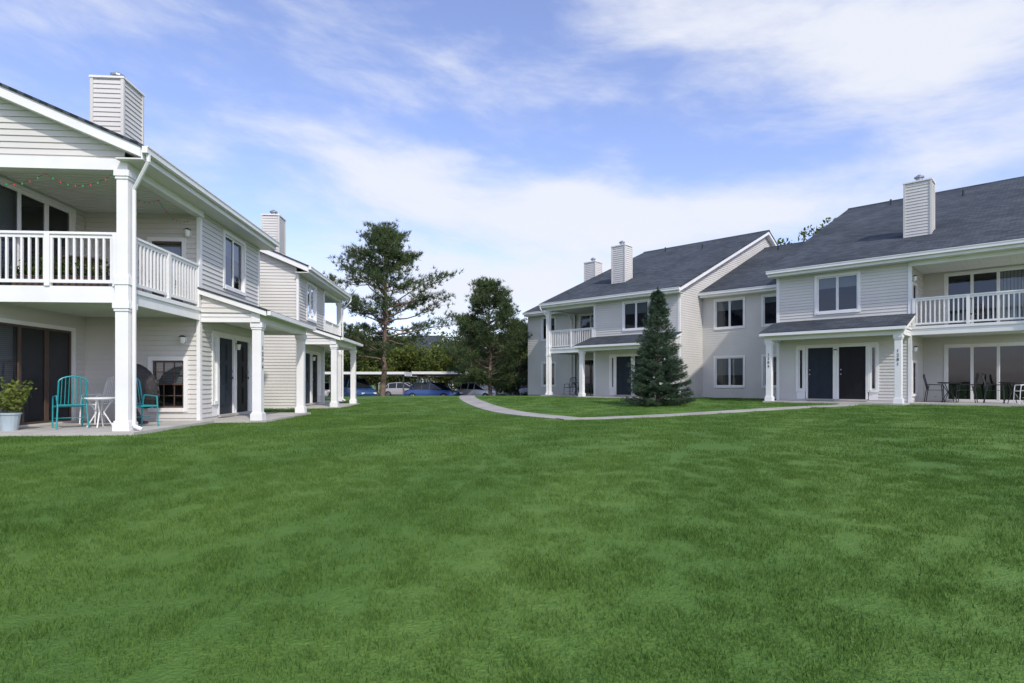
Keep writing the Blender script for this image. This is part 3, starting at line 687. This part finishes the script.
def allowed(x,y):
    ok=np.ones(len(x),bool)
    a,b=inlocal(OL,x,y)
    ok&=~((a>-.36)&(a<3)&(b>-.36)&(b<23)); ok&=~((a>2.9)&(a<6.87)&(b>-1.56)&(b<23)); ok&=~((a>6.7)&(a<11)&(b>2.2)&(b<23)); ok&=~((a>10.84)&(a<14.8)&(b>-1.56)&(b<23)); ok&=~((a>14.6)&(a<18.06)&(b>-.36)&(b<23))
    a,b=inlocal(OR,x,y)
    ok&=~((a>-.36)&(a<3.3)&(b>-.36)); ok&=~((a>3.1)&(a<8.2)&(b>-1.56)); ok&=~((a>8)&(a<13.1)&(b>2.5)); ok&=~((a>12.9)&(a<17.6)&(b>-2.56)); ok&=~((a>17.4)&(a<21.2)&(b>-1.36)); ok&=~((a>-4)&(a<0)&(b>2.5))
    for i in range(0,len(x),4000):
        d=(((x[i:i+4000,None]-pp[None,:,0])**2+(y[i:i+4000,None]-pp[None,:,1])**2)**.5-pp[None,:,2]).min(1); ok[i:i+4000]&=d>.16
    return ok
def scatter(name,y0,y1,dens,clumps,sc):
    n=int(dens*(y1-y0)*(2*(1.0*y1+3))); x=rng.uniform(-(y1+3),y1+3,n); y=rng.uniform(y0,y1,n); k=(np.abs(x)<y*1.0+2.5)&allowed(x,y); x=x[k];y=y[k]
    me=D.meshes.new(name); me.from_pydata([(float(a),float(b),gz(a,b)) for a,b in zip(x,y)],[],[]); o=D.objects.new(name,me); col.objects.link(o)
    cc=D.collections.new(name+'_clumps')
    for c in clumps: cc.objects.link(c)
    ng=D.node_groups.new(name,'GeometryNodeTree'); ng.interface.new_socket('Geometry',in_out='INPUT',socket_type='NodeSocketGeometry'); ng.interface.new_socket('Geometry',in_out='OUTPUT',socket_type='NodeSocketGeometry')
    gi=ng.nodes.new('NodeGroupInput'); go=ng.nodes.new('NodeGroupOutput'); ip=ng.nodes.new('GeometryNodeInstanceOnPoints'); ci=ng.nodes.new('GeometryNodeCollectionInfo')
    ci.inputs['Collection'].default_value=cc; ci.inputs['Separate Children'].default_value=True; ci.inputs['Reset Children'].default_value=True
    ip.inputs['Pick Instance'].default_value=True
    rv=ng.nodes.new('FunctionNodeRandomValue'); rv.data_type='FLOAT_VECTOR'; rv.inputs[0].default_value=(-.06,-.06,0); rv.inputs[1].default_value=(.06,.06,6.283)
    rs=ng.nodes.new('FunctionNodeRandomValue'); rs.data_type='FLOAT'; rs.inputs[2].default_value=sc*.75; rs.inputs[3].default_value=sc*1.25
    l=ng.links.new; l(gi.outputs[0],ip.inputs['Points']); l(ci.outputs[0],ip.inputs['Instance']); l(rv.outputs[0],ip.inputs['Rotation']); l(rs.outputs[1],ip.inputs['Scale']); l(ip.outputs[0],go.inputs[0])
    md=o.modifiers.new('scatter','NODES'); md.node_group=ng; print(name,len(x))
scatter('lawn_grass',1.2,8,60,cl,1); scatter('lawn_grass_middle',8,17,20,cl2,1); scatter('lawn_grass_far',17,30,6,cl2,1.2)
# ---------------- world
w=D.worlds.new('World'); C.scene.world=w; w.use_nodes=True; nt=w.node_tree; bg=nt.nodes['Background']
SUN=Vector((.38,-.72,.78)).normalized(); el=math.asin(SUN.z); az=math.atan2(SUN.x,SUN.y)
sky=N(nt,'ShaderNodeTexSky',sky_type='NISHITA'); sky.sun_disc=False; sky.sun_elevation=el; sky.sun_rotation=az; sky.air_density=1.0; sky.dust_density=1.0; sky.ozone_density=2.0
tc=N(nt,'ShaderNodeTexCoord'); sep=N(nt,'ShaderNodeSeparateXYZ'); nt.links.new(tc.outputs['Generated'],sep.inputs[0])
def mth(op,a,b=None,c=None,clamp=False):
    n=N(nt,'ShaderNodeMath',operation=op); n.use_clamp=clamp
    for i,x in enumerate((a,b,c)):
        if x is None: continue
        if isinstance(x,(int,float)): n.inputs[i].default_value=x
        else: nt.links.new(x,n.inputs[i])
    return n.outputs[0]
AZ=mth('ARCTAN2',sep.outputs[0],sep.outputs[1]); EL=mth('ARCSINE',sep.outputs[2])
cmb=N(nt,'ShaderNodeCombineXYZ'); nt.links.new(mth('MULTIPLY_ADD',EL,.9,AZ),cmb.inputs[0]); nt.links.new(mth('MULTIPLY',EL,2.6),cmb.inputs[1])
def noise(scale,detail,rough,dist,off):
    mp=N(nt,'ShaderNodeMapping'); mp.inputs['Location'].default_value=off; nt.links.new(cmb.outputs[0],mp.inputs[0])
    n=N(nt,'ShaderNodeTexNoise'); n.inputs['Scale'].default_value=scale; n.inputs['Detail'].default_value=detail; n.inputs['Roughness'].default_value=rough; n.inputs['Distortion'].default_value=dist; nt.links.new(mp.outputs[0],n.inputs['Vector']); return n.outputs['Fac']
n1=noise(3.4,7,.58,.25,(1.3,4.2,0)); n2=noise(10,4,.6,.4,(5,2,1))
G=None; R_=math.radians
for a0,e0,sa,se,tl,st in ((32,27,11,4.0,-.25,.95),(14,31.5,8,2.2,-.3,.45),(-12,19.3,7,2.9,-.1,.9),(6,16.0,9,3.0,-.05,1.0),(21,15.0,8,2.0,0,.75),(2,9,13,4.0,0,.75),(-35,29,16,2.0,.1,.35),(40,17,8,1.2,0,.4),(-22,9,10,3.5,0,.45),
    (120,35,50,14,0,.6),(-120,35,50,14,0,.5)):
    dx=mth('SUBTRACT',AZ,R_(a0)); dy=mth('SUBTRACT',EL,R_(e0)); dy=mth('MULTIPLY_ADD',dx,-tl,dy)
    qx=mth('DIVIDE',dx,R_(sa)); qx=mth('MULTIPLY',qx,qx); qy=mth('DIVIDE',dy,R_(se)); qy=mth('MULTIPLY',qy,qy)
    gg=mth('MULTIPLY',mth('EXPONENT',mth('MULTIPLY',mth('ADD',qx,qy),-.7)),st)
    G=gg if G is None else mth('ADD',G,gg)
G=mth('MINIMUM',G,1.0)
dens=mth('ADD',G,mth('ADD',mth('MULTIPLY_ADD',n1,1.9,-.93),mth('MULTIPLY_ADD',n2,.5,-.25)))
mr=N(nt,'ShaderNodeMapRange',interpolation_type='SMOOTHSTEP'); mr.inputs[1].default_value=-.05; mr.inputs[2].default_value=.9; mr.inputs[3].default_value=.06; mr.inputs[4].default_value=.95; nt.links.new(dens,mr.inputs[0])
tint=N(nt,'ShaderNodeMix',data_type='RGBA',blend_type='MULTIPLY'); tint.inputs[0].default_value=1; tint.inputs[7].default_value=(1.6,1.47,1.75,1); nt.links.new(sky.outputs[0],tint.inputs[6])
mx=N(nt,'ShaderNodeMix',data_type='RGBA'); nt.links.new(mr.outputs[0],mx.inputs[0]); nt.links.new(tint.outputs[2],mx.inputs[6]); mx.inputs[7].default_value=(5.8,6.0,6.6,1)
nt.links.new(mx.outputs[2],bg.inputs[0]); bg.inputs[1].default_value=.15
l=D.lights.new('sun','SUN'); l.energy=3.1; l.angle=math.radians(1.5); l.color=(1,.95,.86); lo_=D.objects.new('sun',l); lo_.rotation_euler=SUN.to_track_quat('Z','Y').to_euler(); col.objects.link(lo_)
# camera
cd=D.cameras.new('camera'); cd.sensor_width=36; cd.lens=20.4; cd.shift_y=.0405; cd.clip_end=5000; cd.clip_start=.05
co=D.objects.new('camera',cd); co.location=(0,0,.95); co.rotation_euler=(math.radians(90),0,0); col.objects.link(co); C.scene.camera=co
C.scene.view_settings.view_transform='Standard'; C.scene.view_settings.look='None'; C.scene.view_settings.exposure=0
